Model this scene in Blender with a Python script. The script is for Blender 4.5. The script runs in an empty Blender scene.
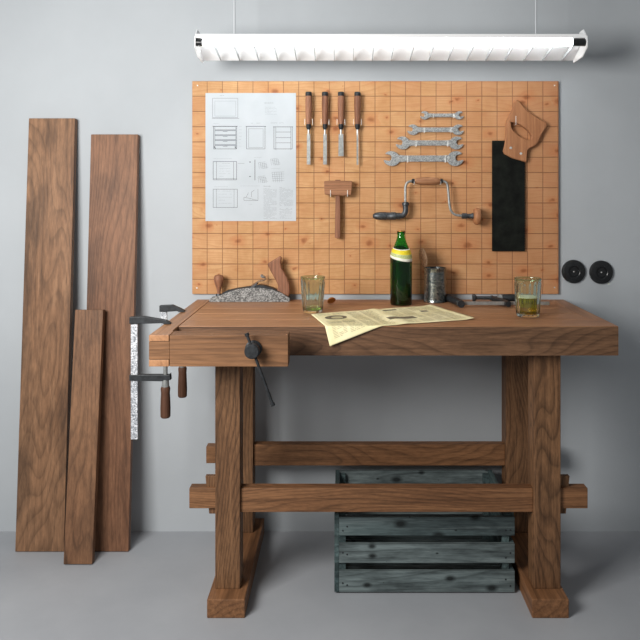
import bpy, bmesh, math, random
from mathutils import Vector, Matrix
S = bpy.context.scene
COL = S.collection
R = math.radians
random.seed(7)

# ------------------------------------------------------------------ camera, world, lights, exposure
CAM_Z, CAM_D, F = 1.303, 2.2, 720.0
cam = bpy.data.cameras.new('camera'); cam_o = bpy.data.objects.new('camera', cam); COL.objects.link(cam_o)
cam_o.location = (0, -CAM_D, CAM_Z); cam_o.rotation_euler = (R(90), 0, 0)
cam.sensor_width = 36; cam.lens = 36*F/640
cam.shift_x = -(343-320)/640; cam.shift_y = -(320-192)/640
cam.clip_start = .05
S.camera = cam_o
S.view_settings.view_transform = 'Standard'; S.view_settings.look = 'None'
S.view_settings.gamma = 1; S.view_settings.use_curve_mapping = False
S.view_settings.exposure = 0.0
w = bpy.data.worlds.new('world'); S.world = w; w.use_nodes = True
w.node_tree.nodes['Background'].inputs[0].default_value = (.97, .985, 1, 1)
w.node_tree.nodes['Background'].inputs[1].default_value = .21
def area(name, loc, target, size, size_y, power, col):
    l = bpy.data.lights.new(name, 'AREA'); l.shape = 'RECTANGLE'; l.size = size; l.size_y = size_y
    l.energy = power; l.color = col
    o = bpy.data.objects.new(name, l); COL.objects.link(o); o.location = loc
    o.rotation_euler = (Vector(target)-Vector(loc)).to_track_quat('-Z', 'Y').to_euler()
    return o
area('softbox_light', (-1.15, -1.35, 1.62), (.0, .5, 1.1), .85, .85, 54, (1, .98, .95))

# ------------------------------------------------------------------ helpers
def sc(y): return F/(CAM_D+y)
def px(x, y): return (x-343)/sc(y)
def pz(v, y): return CAM_Z-(v-192)/sc(y)

class MB:
    def __init__(s): s.bm = bmesh.new()
    def box(s, x0, x1, y0, y1, z0, z1):
        vs = [s.bm.verts.new(p) for p in ((x0,y0,z0),(x1,y0,z0),(x1,y1,z0),(x0,y1,z0),(x0,y0,z1),(x1,y0,z1),(x1,y1,z1),(x0,y1,z1))]
        for f in ((0,3,2,1),(4,5,6,7),(0,1,5,4),(1,2,6,5),(2,3,7,6),(3,0,4,7)): s.bm.faces.new([vs[i] for i in f])
        return s
    def hexa(s, pts):
        vs = [s.bm.verts.new(p) for p in pts]
        for f in ((0,3,2,1),(4,5,6,7),(0,1,5,4),(1,2,6,5),(2,3,7,6),(3,0,4,7)): s.bm.faces.new([vs[i] for i in f])
        return s
    def prism(s, pts, d0, d1, axis='y', bulge=None):
        # outline in the plane across `axis`, extruded d0..d1
        def mk(p, d):
            return {'y': (p[0], d, p[1]), 'x': (d, p[0], p[1]), 'z': (p[0], p[1], d)}[axis]
        a = [s.bm.verts.new(mk(p, d0)) for p in pts]; b = [s.bm.verts.new(mk(p, d1)) for p in pts]
        n = len(pts)
        fs = [s.bm.faces.new(a), s.bm.faces.new(b[::-1])]
        for i in range(n): s.bm.faces.new((a[i], b[i], b[(i+1) % n], a[(i+1) % n]))
        return s
    def ring_prism(s, outer, inner, d0, d1):
        # outline with a hole (same point count), xz plane extruded along y
        n = len(outer)
        L = [[s.bm.verts.new((p[0], d, p[1])) for p in q] for d in (d0, d1) for q in (outer, inner)]
        oa, ia, ob, ib = L
        for i in range(n):
            j = (i+1) % n
            for f in ((oa[i],oa[j],ia[j],ia[i]), (ob[i],ib[i],ib[j],ob[j]), (oa[i],ob[i],ob[j],oa[j]), (ia[i],ia[j],ib[j],ib[i])): s.bm.faces.new(f)
        return s
    def lathe(s, prof, c=(0,0,0), axis='z', n=28, rib=None, cap=True, M=None):
        rings = []
        for k, (r, h) in enumerate(prof):
            ring = []
            for i in range(n):
                a = 2*math.pi*i/n
                rr = r*(rib(a, h) if rib else 1)
                p = Vector((rr*math.cos(a), rr*math.sin(a), h))
                if M is not None: p = M @ p
                elif axis == 'x': p = Vector((p.z, p.x, p.y))
                elif axis == 'y': p = Vector((p.x, p.z, -p.y))
                ring.append(s.bm.verts.new(p+Vector(c)))
            rings.append(ring)
        for k in range(len(rings)-1):
            for i in range(n): s.bm.faces.new((rings[k][i], rings[k][(i+1) % n], rings[k+1][(i+1) % n], rings[k+1][i]))
        if cap:
            s.bm.faces.new(rings[0][::-1]); s.bm.faces.new(rings[-1])
        return s
    def tube(s, pts, r, n=12):
        pts = [Vector(p) for p in pts]; rs = r if isinstance(r, (list, tuple)) else [r]*len(pts)
        rings = []; up = None
        for i, p in enumerate(pts):
            d = (pts[min(i+1, len(pts)-1)]-pts[max(i-1, 0)]).normalized()
            if up is None: up = Vector((0,0,1)) if abs(d.z) < .9 else Vector((1,0,0))
            a = d.cross(up).normalized(); up = a.cross(d).normalized()
            rings.append([s.bm.verts.new(p+(a*math.cos(2*math.pi*k/n)+up*math.sin(2*math.pi*k/n))*rs[i]) for k in range(n)])
        for k in range(len(rings)-1):
            for i in range(n): s.bm.faces.new((rings[k][i], rings[k][(i+1) % n], rings[k+1][(i+1) % n], rings[k+1][i]))
        s.bm.faces.new(rings[0][::-1]); s.bm.faces.new(rings[-1])
        return s
    def build(s, name, mat, parent=None, smooth=False, bevel=0, label=None, seg=2, loc=None):
        base = Vector((0,0,0))
        p = parent
        while p is not None: base = base+p.location; p = p.parent
        if loc is not None: base = base+Vector(loc)
        bmesh.ops.translate(s.bm, verts=s.bm.verts, vec=-base)
        bmesh.ops.recalc_face_normals(s.bm, faces=s.bm.faces)
        me = bpy.data.meshes.new(name); s.bm.to_mesh(me); s.bm.free()
        me.materials.append(mat)
        o = bpy.data.objects.new(name, me); COL.objects.link(o)
        if loc is not None: o.location = loc
        if parent: o.parent = parent
        if label: o['label'] = label
        if smooth:
            me.polygons.foreach_set('use_smooth', [True]*len(me.polygons))
            if hasattr(me, 'set_sharp_from_angle'): me.set_sharp_from_angle(angle=R(smooth if smooth is not True else 40))
        if bevel:
            b = o.modifiers.new('bevel', 'BEVEL'); b.width = bevel; b.segments = seg; b.limit_method = 'ANGLE'; b.angle_limit = R(40)
        return o
def smoothpath(pts, k=6):
    pts = [Vector(p) for p in pts]; out = []
    for i in range(len(pts)-1):
        p0 = pts[max(i-1,0)]; p1 = pts[i]; p2 = pts[i+1]; p3 = pts[min(i+2,len(pts)-1)]
        for j in range(k):
            t = j/k
            out.append(.5*((2*p1)+(p2-p0)*t+(2*p0-5*p1+4*p2-p3)*t*t+(3*p1-p0-3*p2+p3)*t**3))
    out.append(pts[-1]); return out
def thing(name, label, cat, loc, group=None):
    o = bpy.data.objects.new(name, None); COL.objects.link(o); o.location = loc
    o.empty_display_size = .05
    return tag(o, label, cat, group)
def tag(o, label, cat, group=None):
    o['label'] = label; o['category'] = cat
    if group: o['group'] = group
    return o
def struct(o): o['kind'] = 'structure'; return o

# ------------------------------------------------------------------ materials
def newmat(name):
    m = bpy.data.materials.new(name); m.use_nodes = True
    nt = m.node_tree; return m, nt, nt.nodes['Principled BSDF']
def N(nt, t, **kw):
    n = nt.nodes.new(t)
    for k, v in kw.items():
        if k in n.inputs.keys(): n.inputs[k].default_value = v
        else: setattr(n, k, v)
    return n
def ramp(nt, src, stops, interp='LINEAR'):
    r = nt.nodes.new('ShaderNodeValToRGB'); r.color_ramp.interpolation = interp
    e = r.color_ramp.elements
    while len(e) < len(stops): e.new(.5)
    for i, (p, c) in enumerate(stops):
        e[i].position = p; e[i].color = (c[0], c[1], c[2], 1) if isinstance(c, (tuple, list)) else (c, c, c, 1)
    nt.links.new(src, r.inputs[0]); return r.outputs[0]
def math_(nt, op, a, b=None, c=None):
    n = nt.nodes.new('ShaderNodeMath'); n.operation = op
    for i, v in enumerate((a, b, c)):
        if v is None: continue
        if isinstance(v, (int, float)): n.inputs[i].default_value = v
        else: nt.links.new(v, n.inputs[i])
    return n.outputs[0]
def mix(nt, fac, a, b, mode='MIX'):
    n = nt.nodes.new('ShaderNodeMix'); n.data_type = 'RGBA'; n.blend_type = mode
    for i, v in ((0, fac), (6, a), (7, b)):
        if isinstance(v, (int, float)): n.inputs[i].default_value = v
        elif isinstance(v, tuple): n.inputs[i].default_value = (v[0], v[1], v[2], 1)
        else: nt.links.new(v, n.inputs[i])
    return n.outputs[2]
def srgb(r, g, b):
    f = lambda c: (c/255/12.92) if c/255 <= .04045 else ((c/255+.055)/1.055)**2.4
    return (f(r), f(g), f(b))
def bump(nt, bs, h, strength=.3, dist=.002):
    b = N(nt, 'ShaderNodeBump', Strength=strength, Distance=dist); nt.links.new(h, b.inputs['Height']); nt.links.new(b.outputs[0], bs.inputs['Normal'])
def coords(nt, axis, seed, along=.12):
    tc = nt.nodes.new('ShaderNodeTexCoord'); oi = nt.nodes.new('ShaderNodeObjectInfo')
    mp = nt.nodes.new('ShaderNodeMapping'); nt.links.new(tc.outputs['Object'], mp.inputs[0])
    sc_ = [1, 1, 1]; sc_['XYZ'.index(axis)] = along
    mp.inputs['Scale'].default_value = sc_
    off = math_(nt, 'MULTIPLY_ADD', oi.outputs['Random'], 9.0, seed)
    cv = nt.nodes.new('ShaderNodeCombineXYZ')
    for i in range(3): nt.links.new(off, cv.inputs[i])
    nt.links.new(cv.outputs[0], mp.inputs['Location'])
    return mp.outputs[0]
def wood(name, axis, light, mid, dark, seed=0, rings=9, cross='X', fibre=160, stain=None, stain_amt=.6, rough=.55, contrast=.6, along=.1, ncale=5.0, K=28):
    m, nt, bs = newmat(name)
    v = coords(nt, axis, seed, along)
    sep = nt.nodes.new('ShaderNodeSeparateXYZ'); nt.links.new(v, sep.inputs[0])
    n1 = N(nt, 'ShaderNodeTexNoise', Scale=ncale, Detail=1.5, Roughness=.4); nt.links.new(v, n1.inputs['Vector'])
    n0 = N(nt, 'ShaderNodeTexNoise', Scale=ncale*6, Detail=2, Roughness=.6); nt.links.new(v, n0.inputs['Vector'])
    a = math_(nt, 'MULTIPLY', sep.outputs['XYZ'.index(cross)], K)
    b = math_(nt, 'MULTIPLY_ADD', n1.outputs[0], rings*2.2, a)  # contour lines of a stretched noise read as flat-sawn grain
    b = math_(nt, 'MULTIPLY_ADD', n0.outputs[0], .3, b)
    fr = math_(nt, 'FRACT', b)
    ring = ramp(nt, fr, [(0, 1.0), (.10, .25), (.5, .08), (.84, .55), (1, 1.0)])
    fb = N(nt, 'ShaderNodeTexNoise', Scale=fibre, Detail=3, Roughness=.65); nt.links.new(v, fb.inputs['Vector'])
    fib = ramp(nt, fb.outputs[0], [(.32, 0.0), (.68, 1.0)])
    n2 = N(nt, 'ShaderNodeTexNoise', Scale=3.0, Detail=3, Roughness=.6); nt.links.new(v, n2.inputs['Vector'])
    tone = ramp(nt, n2.outputs[0], [(.32, mid), (.66, light)])
    g = math_(nt, 'MULTIPLY', ring, contrast*.8)
    c = mix(nt, g, tone, dark)
    f2 = math_(nt, 'MULTIPLY', fib, contrast*.6)
    c = mix(nt, f2, c, dark)
    tcs = nt.nodes.new('ShaderNodeTexCoord'); ms = nt.nodes.new('ShaderNodeMapping'); nt.links.new(tcs.outputs['Object'], ms.inputs[0])
    s3 = [1, 1, 1]; s3['XYZ'.index(axis)] = .035; ms.inputs['Scale'].default_value = s3; ms.inputs['Location'].default_value = (seed, seed*.7, seed*.3)
    st = N(nt, 'ShaderNodeTexNoise', Scale=70, Detail=4, Roughness=.7); nt.links.new(ms.outputs[0], st.inputs['Vector'])
    c = mix(nt, ramp(nt, st.outputs[0], [(.5, 0.0), (.68, contrast*.75)]), c, dark)
    c = mix(nt, ramp(nt, st.outputs[0], [(.34, .45), (.46, 0.0)]), c, light)
    if stain:
        tc2 = nt.nodes.new('ShaderNodeTexCoord')
        n3 = N(nt, 'ShaderNodeTexNoise', Scale=9, Detail=5, Roughness=.7); m3 = nt.nodes.new('ShaderNodeMapping'); nt.links.new(tc2.outputs['Object'], m3.inputs[0])
        m3.inputs['Scale'].default_value = [.25 if a_ == axis else 1 for a_ in 'XYZ']; m3.inputs['Location'].default_value = (seed, 0, seed*.31); nt.links.new(m3.outputs[0], n3.inputs['Vector'])
        sm = ramp(nt, n3.outputs[0], [(.48, 0.0), (.66, stain_amt)])
        c = mix(nt, sm, c, stain)
    nt.links.new(c, bs.inputs['Base Color'])
    bs.inputs['Roughness'].default_value = rough
    bs.inputs['Specular IOR Level'].default_value = .3
    h = math_(nt, 'ADD', math_(nt, 'MULTIPLY', fib, -.5), math_(nt, 'MULTIPLY', ring, -.4))
    bump(nt, bs, h, .35, .0015)
    return m
def plain(name, col, rough=.5, metal=0.0, spec=.5, noise=None, nscale=60, b=0):
    m, nt, bs = newmat(name)
    bs.inputs['Base Color'].default_value = (*col, 1); bs.inputs['Roughness'].default_value = rough
    bs.inputs['Metallic'].default_value = metal; bs.inputs['Specular IOR Level'].default_value = spec
    if noise:
        tc = nt.nodes.new('ShaderNodeTexCoord')
        n = N(nt, 'ShaderNodeTexNoise', Scale=nscale, Detail=4, Roughness=.6); nt.links.new(tc.outputs['Object'], n.inputs['Vector'])
        nt.links.new(ramp(nt, n.outputs[0], [(.35, col), (.65, noise)]), bs.inputs['Base Color'])
        if b: bump(nt, bs, n.outputs[0], b, .001)
    return m
def spangle(name, a, b, c, scale=300, metal=.6):
    m, nt, bs = newmat(name)
    tc = nt.nodes.new('ShaderNodeTexCoord')
    v = N(nt, 'ShaderNodeTexVoronoi', Scale=scale); nt.links.new(tc.outputs['Object'], v.inputs['Vector'])
    n = N(nt, 'ShaderNodeTexNoise', Scale=scale*.45, Detail=4, Roughness=.75); nt.links.new(tc.outputs['Object'], n.inputs['Vector'])
    sp = nt.nodes.new('ShaderNodeSeparateColor'); nt.links.new(v.outputs['Color'], sp.inputs[0])
    x = math_(nt, 'ADD', math_(nt, 'MULTIPLY', sp.outputs[0], .45), math_(nt, 'MULTIPLY', n.outputs[0], .6))
    nt.links.new(ramp(nt, x, [(.3, a), (.52, b), (.72, c)]), bs.inputs['Base Color'])
    bs.inputs['Metallic'].default_value = metal; bs.inputs['Roughness'].default_value = .45
    bump(nt, bs, n.outputs[0], .3, .001)
    return m
def glass(name, col, rough=.0, ior=1.45):
    m, nt, bs = newmat(name)
    bs.inputs['Base Color'].default_value = (*col, 1); bs.inputs['Transmission Weight'].default_value = 1
    bs.inputs['Roughness'].default_value = rough; bs.inputs['IOR'].default_value = ior
    return m

BL, BM, BD = srgb(162,116,79), srgb(130,89,59), srgb(48,30,18)
W_benchX = wood('bench_oak_long', 'X', BL, BM, BD, 1.3, cross='Z', contrast=.62, rings=16, K=70, along=.22)
W_apron = wood('shaded_apron_oak', 'X', srgb(132,98,72), srgb(104,74,53), srgb(44,29,20), 33.3, cross='Z', contrast=.62, rings=16, K=50, along=.2)  # bench oak darkened: shade on the front face is painted into the colour
W_top = wood('bench_oak_top', 'X', srgb(184,136,98), srgb(162,114,80), srgb(84,54,34), 3.1, cross='Y', contrast=.36, rough=.42, K=50)
W_cap = wood('bench_oak_cap', 'Y', srgb(184,136,98), srgb(156,110,77), srgb(80,50,32), 5.1, cross='X', contrast=.36, rough=.42, K=60)
W_jaw = wood('bench_oak_jaw', 'X', srgb(150,108,74), srgb(118,82,56), BD, 7.7, cross='Z', contrast=.55, rings=9, K=60)
W_legZ = wood('bench_oak_leg', 'Z', srgb(154,114,80), srgb(120,84,57), srgb(42,27,17), 2.2, cross='X', contrast=.72, rings=14, K=75, along=.22)
W_footY = wood('bench_oak_foot', 'Y', BL, BM, BD, 4.4, cross='Z', contrast=.5)
W_plankA = wood('weathered_plank', 'Z', srgb(168,128,96), srgb(134,96,68), srgb(40,27,18), 11.9, cross='X', contrast=.5, stain=srgb(60,44,33), stain_amt=.65, rings=15, K=44, along=.16, ncale=4.2)
W_plankB = wood('brown_plank', 'Z', srgb(150,108,80), srgb(120,82,60), srgb(42,26,18), 15.2, cross='X', contrast=.46, stain=srgb(58,40,31), stain_amt=.55, rings=10, K=50, along=.14)
W_plankC = wood('short_plank', 'Z', srgb(148,108,78), srgb(116,80,57), srgb(40,26,18), 21.5, cross='X', contrast=.5, stain=srgb(58,42,32), stain_amt=.5, rings=9, K=60, along=.16)
W_hand = wood('tool_handle_wood', 'Z', srgb(168,118,90), srgb(136,90,66), srgb(66,40,28), 8.2, cross='X', contrast=.5, K=60, fibre=400)
W_dark = wood('dark_clamp_handle_wood', 'Z', srgb(118,82,60), srgb(92,60,43), srgb(42,26,18), 18.2, cross='X', contrast=.5, K=60, fibre=400)
W_handX = wood('tool_handle_wood_long', 'X', srgb(178,128,92), srgb(146,98,68), srgb(78,48,32), 9.2, cross='Z', contrast=.4, K=60, fibre=400)
W_saw = wood('saw_handle_wood', 'Z', srgb(196,142,100), srgb(166,112,76), srgb(112,68,44), 6.2, cross='X', contrast=.4, K=60, fibre=300)
W_crate = wood('teal_grey_crate_wood', 'X', srgb(138,150,150), srgb(86,102,103), srgb(18,25,27), 12.2, cross='Z', contrast=.6, K=34, stain=srgb(24,30,32), stain_amt=.7, rough=.75)
W_crateY = wood('teal_grey_crate_end', 'Y', srgb(104,124,124), srgb(62,80,82), srgb(14,20,22), 13.2, cross='Z', contrast=.6, K=34, stain=srgb(24,30,32), stain_amt=.7, rough=.75)
M_black = plain('black_iron', srgb(34,36,38), .5, .3, .4, noise=srgb(52,55,58), nscale=90)
M_gun = plain('grey_iron', srgb(62,66,70), .42, .6, .5, noise=srgb(88,92,96), nscale=120)
M_steel = plain('worn_steel', srgb(176,178,176), .4, .6, .5, noise=srgb(146,148,146), nscale=90)
M_wrench = spangle('pitted_wrench_steel', srgb(128,130,130), srgb(160,163,163), srgb(192,194,193), 420, .45)
M_speck = spangle('speckled_cast_metal', srgb(66,66,66), srgb(116,116,114), srgb(166,166,164), 260, .2)
M_zinc = spangle('zinc_bar', srgb(112,116,122), srgb(168,172,178), srgb(226,228,232), 300, .2)
M_can = spangle('tarnished_tin', srgb(60,68,68), srgb(112,118,120), srgb(176,176,168), 380, .9)
M_can.node_tree.nodes['Principled BSDF'].inputs['Roughness'].default_value = .27
M_rust = plain('rusty_lid_metal', srgb(112,84,62), .6, .4, .4, noise=srgb(164,140,116), nscale=120)
M_white = plain('white_enamel', srgb(246,247,248), .4)
M_louvre = plain('grey_louvre_metal', srgb(160,163,166), .5)
M_rod = plain('pale_grey_painted_rod', srgb(190,194,198), .5)
M_screwhead = plain('bright_screw_metal', srgb(225,225,222), .3, .5)
M_bake = plain('black_bakelite', srgb(20,21,22), .28, 0, .5, noise=srgb(36,38,40), nscale=200)
M_blade = plain('blackened_saw_blade', srgb(14,15,13), .38, .5, .5, noise=srgb(34,38,32), nscale=22)
M_ink = plain('drawing_ink', srgb(66,70,78), .8)
M_inkl = plain('light_drawing_ink', srgb(128,133,140), .8)
M_news_ink = plain('newsprint_ink', srgb(184,174,134), .8)
M_news_dark = plain('newsprint_picture_ink', srgb(58,52,42), .8, noise=srgb(140,128,98), nscale=220)
M_hole = plain('dark_recess', srgb(6,6,6), .8)
M_ribglass = glass('greenish_glass', srgb(240,250,240))
M_rimglass = glass('green_glass_rim', srgb(205,232,205), .1)
M_beer = glass('beer', srgb(222,198,44), 0, 1.33)
M_dregs = glass('green_dregs', srgb(150,190,90), 0, 1.33)
M_foam = plain('beer_foam', srgb(225,225,200), .8)
M_bottle = glass('green_bottle_glass', srgb(105,215,105), 0, 1.5)
M_dark_liquid = plain('dark_bottle_contents', srgb(12,22,10), .3)
M_gold = plain('golden_cap_metal', srgb(214,150,76), .35, .6, .5, noise=srgb(140,84,40), nscale=300)

# wall: smooth grey plaster
def plaster():
    m, nt, bs = newmat('grey_painted_plaster')
    tc = nt.nodes.new('ShaderNodeTexCoord')
    n = N(nt, 'ShaderNodeTexNoise', Scale=1.6, Detail=6, Roughness=.6); nt.links.new(tc.outputs['Object'], n.inputs['Vector'])
    n2 = N(nt, 'ShaderNodeTexNoise', Scale=60, Detail=4, Roughness=.6); nt.links.new(tc.outputs['Object'], n2.inputs['Vector'])
    nt.links.new(ramp(nt, n.outputs[0], [(.3, srgb(176,181,185)), (.7, srgb(186,191,195))]), bs.inputs['Base Color'])
    bs.inputs['Roughness'].default_value = .85; bs.inputs['Specular IOR Level'].default_value = .2
    bump(nt, bs, n2.outputs[0], .08, .002); return m
M_wall = plaster()
def concrete():
    m, nt, bs = newmat('smooth_grey_floor')
    tc = nt.nodes.new('ShaderNodeTexCoord')
    n = N(nt, 'ShaderNodeTexNoise', Scale=2.2, Detail=7, Roughness=.6); nt.links.new(tc.outputs['Object'], n.inputs['Vector'])
    nt.links.new(ramp(nt, n.outputs[0], [(.3, srgb(158,161,166)), (.7, srgb(172,175,179))]), bs.inputs['Base Color'])
    bs.inputs['Roughness'].default_value = .6; bs.inputs['Specular IOR Level'].default_value = .3
    return m
M_floor = concrete()
CELL = 15.26/(720/2.752)
def pine_grid(x0, z0):
    m, nt, bs = newmat('gridded_knotty_pine')
    tc = nt.nodes.new('ShaderNodeTexCoord'); sp = nt.nodes.new('ShaderNodeSeparateXYZ'); nt.links.new(tc.outputs['Object'], sp.inputs[0])
    gx = math_(nt, 'DIVIDE', math_(nt, 'SUBTRACT', sp.outputs[0], x0), CELL)
    gz = math_(nt, 'DIVIDE', math_(nt, 'SUBTRACT', sp.outputs[2], z0), CELL)
    def line(g, wd):
        f = math_(nt, 'FRACT', g)
        d = math_(nt, 'ABSOLUTE', math_(nt, 'SUBTRACT', f, .5))
        return ramp(nt, d, [(.5-wd*1.6, 0.0), (.5-wd*.5, 1.0)])
    lx = line(gx, .018); lz = line(gz, .022)
    ln = math_(nt, 'MAXIMUM', lx, lz)
    # boards run horizontally, one row of grain per grid row
    fx = math_(nt, 'FLOOR', gx); fz = math_(nt, 'FLOOR', gz)
    wn = nt.nodes.new('ShaderNodeTexWhiteNoise'); wn.noise_dimensions = '2D'
    cv = nt.nodes.new('ShaderNodeCombineXYZ'); nt.links.new(fx, cv.inputs[0]); nt.links.new(fz, cv.inputs[1]); nt.links.new(cv.outputs[0], wn.inputs['Vector'])
    co = nt.nodes.new('ShaderNodeCombineXYZ')
    nt.links.new(math_(nt, 'MULTIPLY', sp.outputs[0], .16), co.inputs[0])
    nt.links.new(math_(nt, 'MULTIPLY', fz, 3.71), co.inputs[1]); nt.links.new(sp.outputs[2], co.inputs[2])
    n1 = N(nt, 'ShaderNodeTexNoise', Scale=14, Detail=2, Roughness=.5); nt.links.new(co.outputs[0], n1.inputs['Vector'])
    b = math_(nt, 'MULTIPLY_ADD', sp.outputs[2], 70, math_(nt, 'MULTIPLY', n1.outputs[0], 10))
    ring = ramp(nt, math_(nt, 'FRACT', b), [(0, 1.0), (.2, .0), (.8, .35), (1, 1.0)])
    n2 = N(nt, 'ShaderNodeTexNoise', Scale=9, Detail=5, Roughness=.7); nt.links.new(tc.outputs['Object'], n2.inputs['Vector'])
    base = ramp(nt, n2.outputs[0], [(.3, srgb(184,138,90)), (.7, srgb(212,170,122))])
    c = mix(nt, math_(nt, 'MULTIPLY', ring, .42), base, srgb(172,114,72))
    cell = mix(nt, math_(nt, 'MULTIPLY', wn.outputs[0], .32), c, srgb(186,122,82))
    # knots
    vo = N(nt, 'ShaderNodeTexVoronoi', Scale=11.0, Randomness=1.0); vo.voronoi_dimensions = '2D'
    kc = nt.nodes.new('ShaderNodeCombineXYZ')
    nw = N(nt, 'ShaderNodeTexNoise', Scale=40, Detail=2); nt.links.new(tc.outputs['Object'], nw.inputs['Vector'])
    nt.links.new(math_(nt, 'MULTIPLY_ADD', nw.outputs[0], .018, math_(nt, 'MULTIPLY', sp.outputs[0], .75)), kc.inputs[0])
    nt.links.new(math_(nt, 'MULTIPLY_ADD', nw.outputs[0], .018, math_(nt, 'MULTIPLY', sp.outputs[2], 1.1)), kc.inputs[1])
    nt.links.new(kc.outputs[0], vo.inputs['Vector'])
    ksep = nt.nodes.new('ShaderNodeSeparateColor'); nt.links.new(vo.outputs['Color'], ksep.inputs[0])
    kd = math_(nt, 'DIVIDE', vo.outputs['Distance'], math_(nt, 'ADD', .08, math_(nt, 'POWER', ksep.outputs[0], 1.6)))
    halo = ramp(nt, kd, [(.08, .5), (.45, 0.0)])
    core = ramp(nt, kd, [(.05, .6), (.16, 0.0)])
    red = ramp(nt, math_(nt, 'ADD', math_(nt, 'MULTIPLY', sp.outputs[0], .75), math_(nt, 'MULTIPLY', n2.outputs[0], .35)), [(.15, 0.0), (.75, .55)])
    cell = mix(nt, red, cell, srgb(180,120,88))
    c = mix(nt, halo, cell, srgb(186,112,66))
    c = mix(nt, core, c, srgb(122,64,36))
    c = mix(nt, math_(nt, 'MULTIPLY', ln, .72), c, srgb(98,60,38))
    nt.links.new(c, bs.inputs['Base Color']); bs.inputs['Roughness'].default_value = .6
    bs.inputs['Specular IOR Level'].default_value = .25
    bump(nt, bs, math_(nt, 'MULTIPLY', ln, -1), .5, .0015)
    return m
def emis(name, col, st):
    m, nt, bs = newmat(name); bs.inputs['Base Color'].default_value = (*col, 1)
    bs.inputs['Emission Color'].default_value = (*col, 1); bs.inputs['Emission Strength'].default_value = st
    return m
M_tube = emis('fluorescent_tube_glow', (.96, .99, 1), 10)
def label_mat():
    m, nt, bs = newmat('bottle_neck_label_paper')
    tc = nt.nodes.new('ShaderNodeTexCoord'); sp = nt.nodes.new('ShaderNodeSeparateXYZ'); nt.links.new(tc.outputs['UV'], sp.inputs[0])
    n = N(nt, 'ShaderNodeTexNoise', Scale=26, Detail=2); nt.links.new(tc.outputs['UV'], n.inputs['Vector'])
    band = ramp(nt, sp.outputs[1], [(0, srgb(232,236,224)), (.06, srgb(232,236,224)), (.08, srgb(228,206,40)), (.44, srgb(236,214,46)), (.45, srgb(208,214,150)), (.76, srgb(208,214,150)), (.77, srgb(240,240,230)), (1, srgb(240,240,230))], 'LINEAR')
    inb = ramp(nt, sp.outputs[1], [(.46, 0.0), (.5, 1.0), (.72, 1.0), (.76, 0.0)])
    tx = ramp(nt, n.outputs[0], [(.5, 0.0), (.56, .8)])
    c = mix(nt, math_(nt, 'MULTIPLY', tx, inb), band, srgb(60,100,60))
    nt.links.new(c, bs.inputs['Base Color']); bs.inputs['Roughness'].default_value = .5
    return m
M_label = label_mat()
def paper_mat(name, a, b):
    m, nt, bs = newmat(name)
    tc = nt.nodes.new('ShaderNodeTexCoord')
    n = N(nt, 'ShaderNodeTexNoise', Scale=9, Detail=5); nt.links.new(tc.outputs['Object'], n.inputs['Vector'])
    nt.links.new(ramp(nt, n.outputs[0], [(.35, a), (.65, b)]), bs.inputs['Base Color']); bs.inputs['Roughness'].default_value = .8
    return m
M_paper = paper_mat('white_drawing_paper', srgb(186,193,198), srgb(194,200,205))
def add_knots(m, col, scale):
    nt = m.node_tree; bs = nt.nodes['Principled BSDF']; src = bs.inputs['Base Color'].links[0].from_socket
    tc = nt.nodes.new('ShaderNodeTexCoord'); sp = nt.nodes.new('ShaderNodeSeparateXYZ'); nt.links.new(tc.outputs['Object'], sp.inputs[0])
    oi = nt.nodes.new('ShaderNodeObjectInfo'); kc = nt.nodes.new('ShaderNodeCombineXYZ')
    nt.links.new(math_(nt, 'MULTIPLY_ADD', oi.outputs['Random'], 7, math_(nt, 'MULTIPLY', sp.outputs[0], .6)), kc.inputs[0]); nt.links.new(sp.outputs[2], kc.inputs[1])
    vo = N(nt, 'ShaderNodeTexVoronoi', Scale=scale); vo.voronoi_dimensions = '2D'; nt.links.new(kc.outputs[0], vo.inputs['Vector'])
    ks = nt.nodes.new('ShaderNodeSeparateColor'); nt.links.new(vo.outputs['Color'], ks.inputs[0])
    kd = math_(nt, 'DIVIDE', vo.outputs['Distance'], math_(nt, 'ADD', .05, math_(nt, 'POWER', ks.outputs[0], 1.6)))
    nt.links.new(mix(nt, ramp(nt, kd, [(.08, .9), (.24, 0.0)]), src, col), bs.inputs['Base Color'])
add_knots(W_crate, srgb(14,18,18), 13)
M_news = paper_mat('yellowed_newsprint', srgb(236,224,172), srgb(246,237,194))

# ------------------------------------------------------------------ room
WALL = .564
struct(MB().box(-3.2, 3.2, WALL, WALL+.1, 0, 2.7).build('wall_back', M_wall))
struct(MB().box(-3.2, 3.2, -3.6, WALL+.1, -.1, 0).build('floor', M_floor))
struct(MB().box(-3.2, 3.2, -.9, WALL+.1, 2.7, 2.8).build('ceiling', M_wall))

# ------------------------------------------------------------------ workbench
bench = thing('workbench', 'heavy brown oak carpenter\'s workbench with trestle legs and built-in front vise', 'workbench', (.14, .27, 0))
TZ, BZ = .893, .803
t = MB()
t.box(-.502, .841, 0, .119, BZ, TZ)
for a, b in ((.123, .229), (.234, .341), (.346, .457), (.462, .548)): t.box(-.502, .788, a, b, .872, TZ)
t.box(-.502, .786, .1195, .548, BZ, .868)
t.build('worktop', W_top, bench, bevel=.0012)
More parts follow.
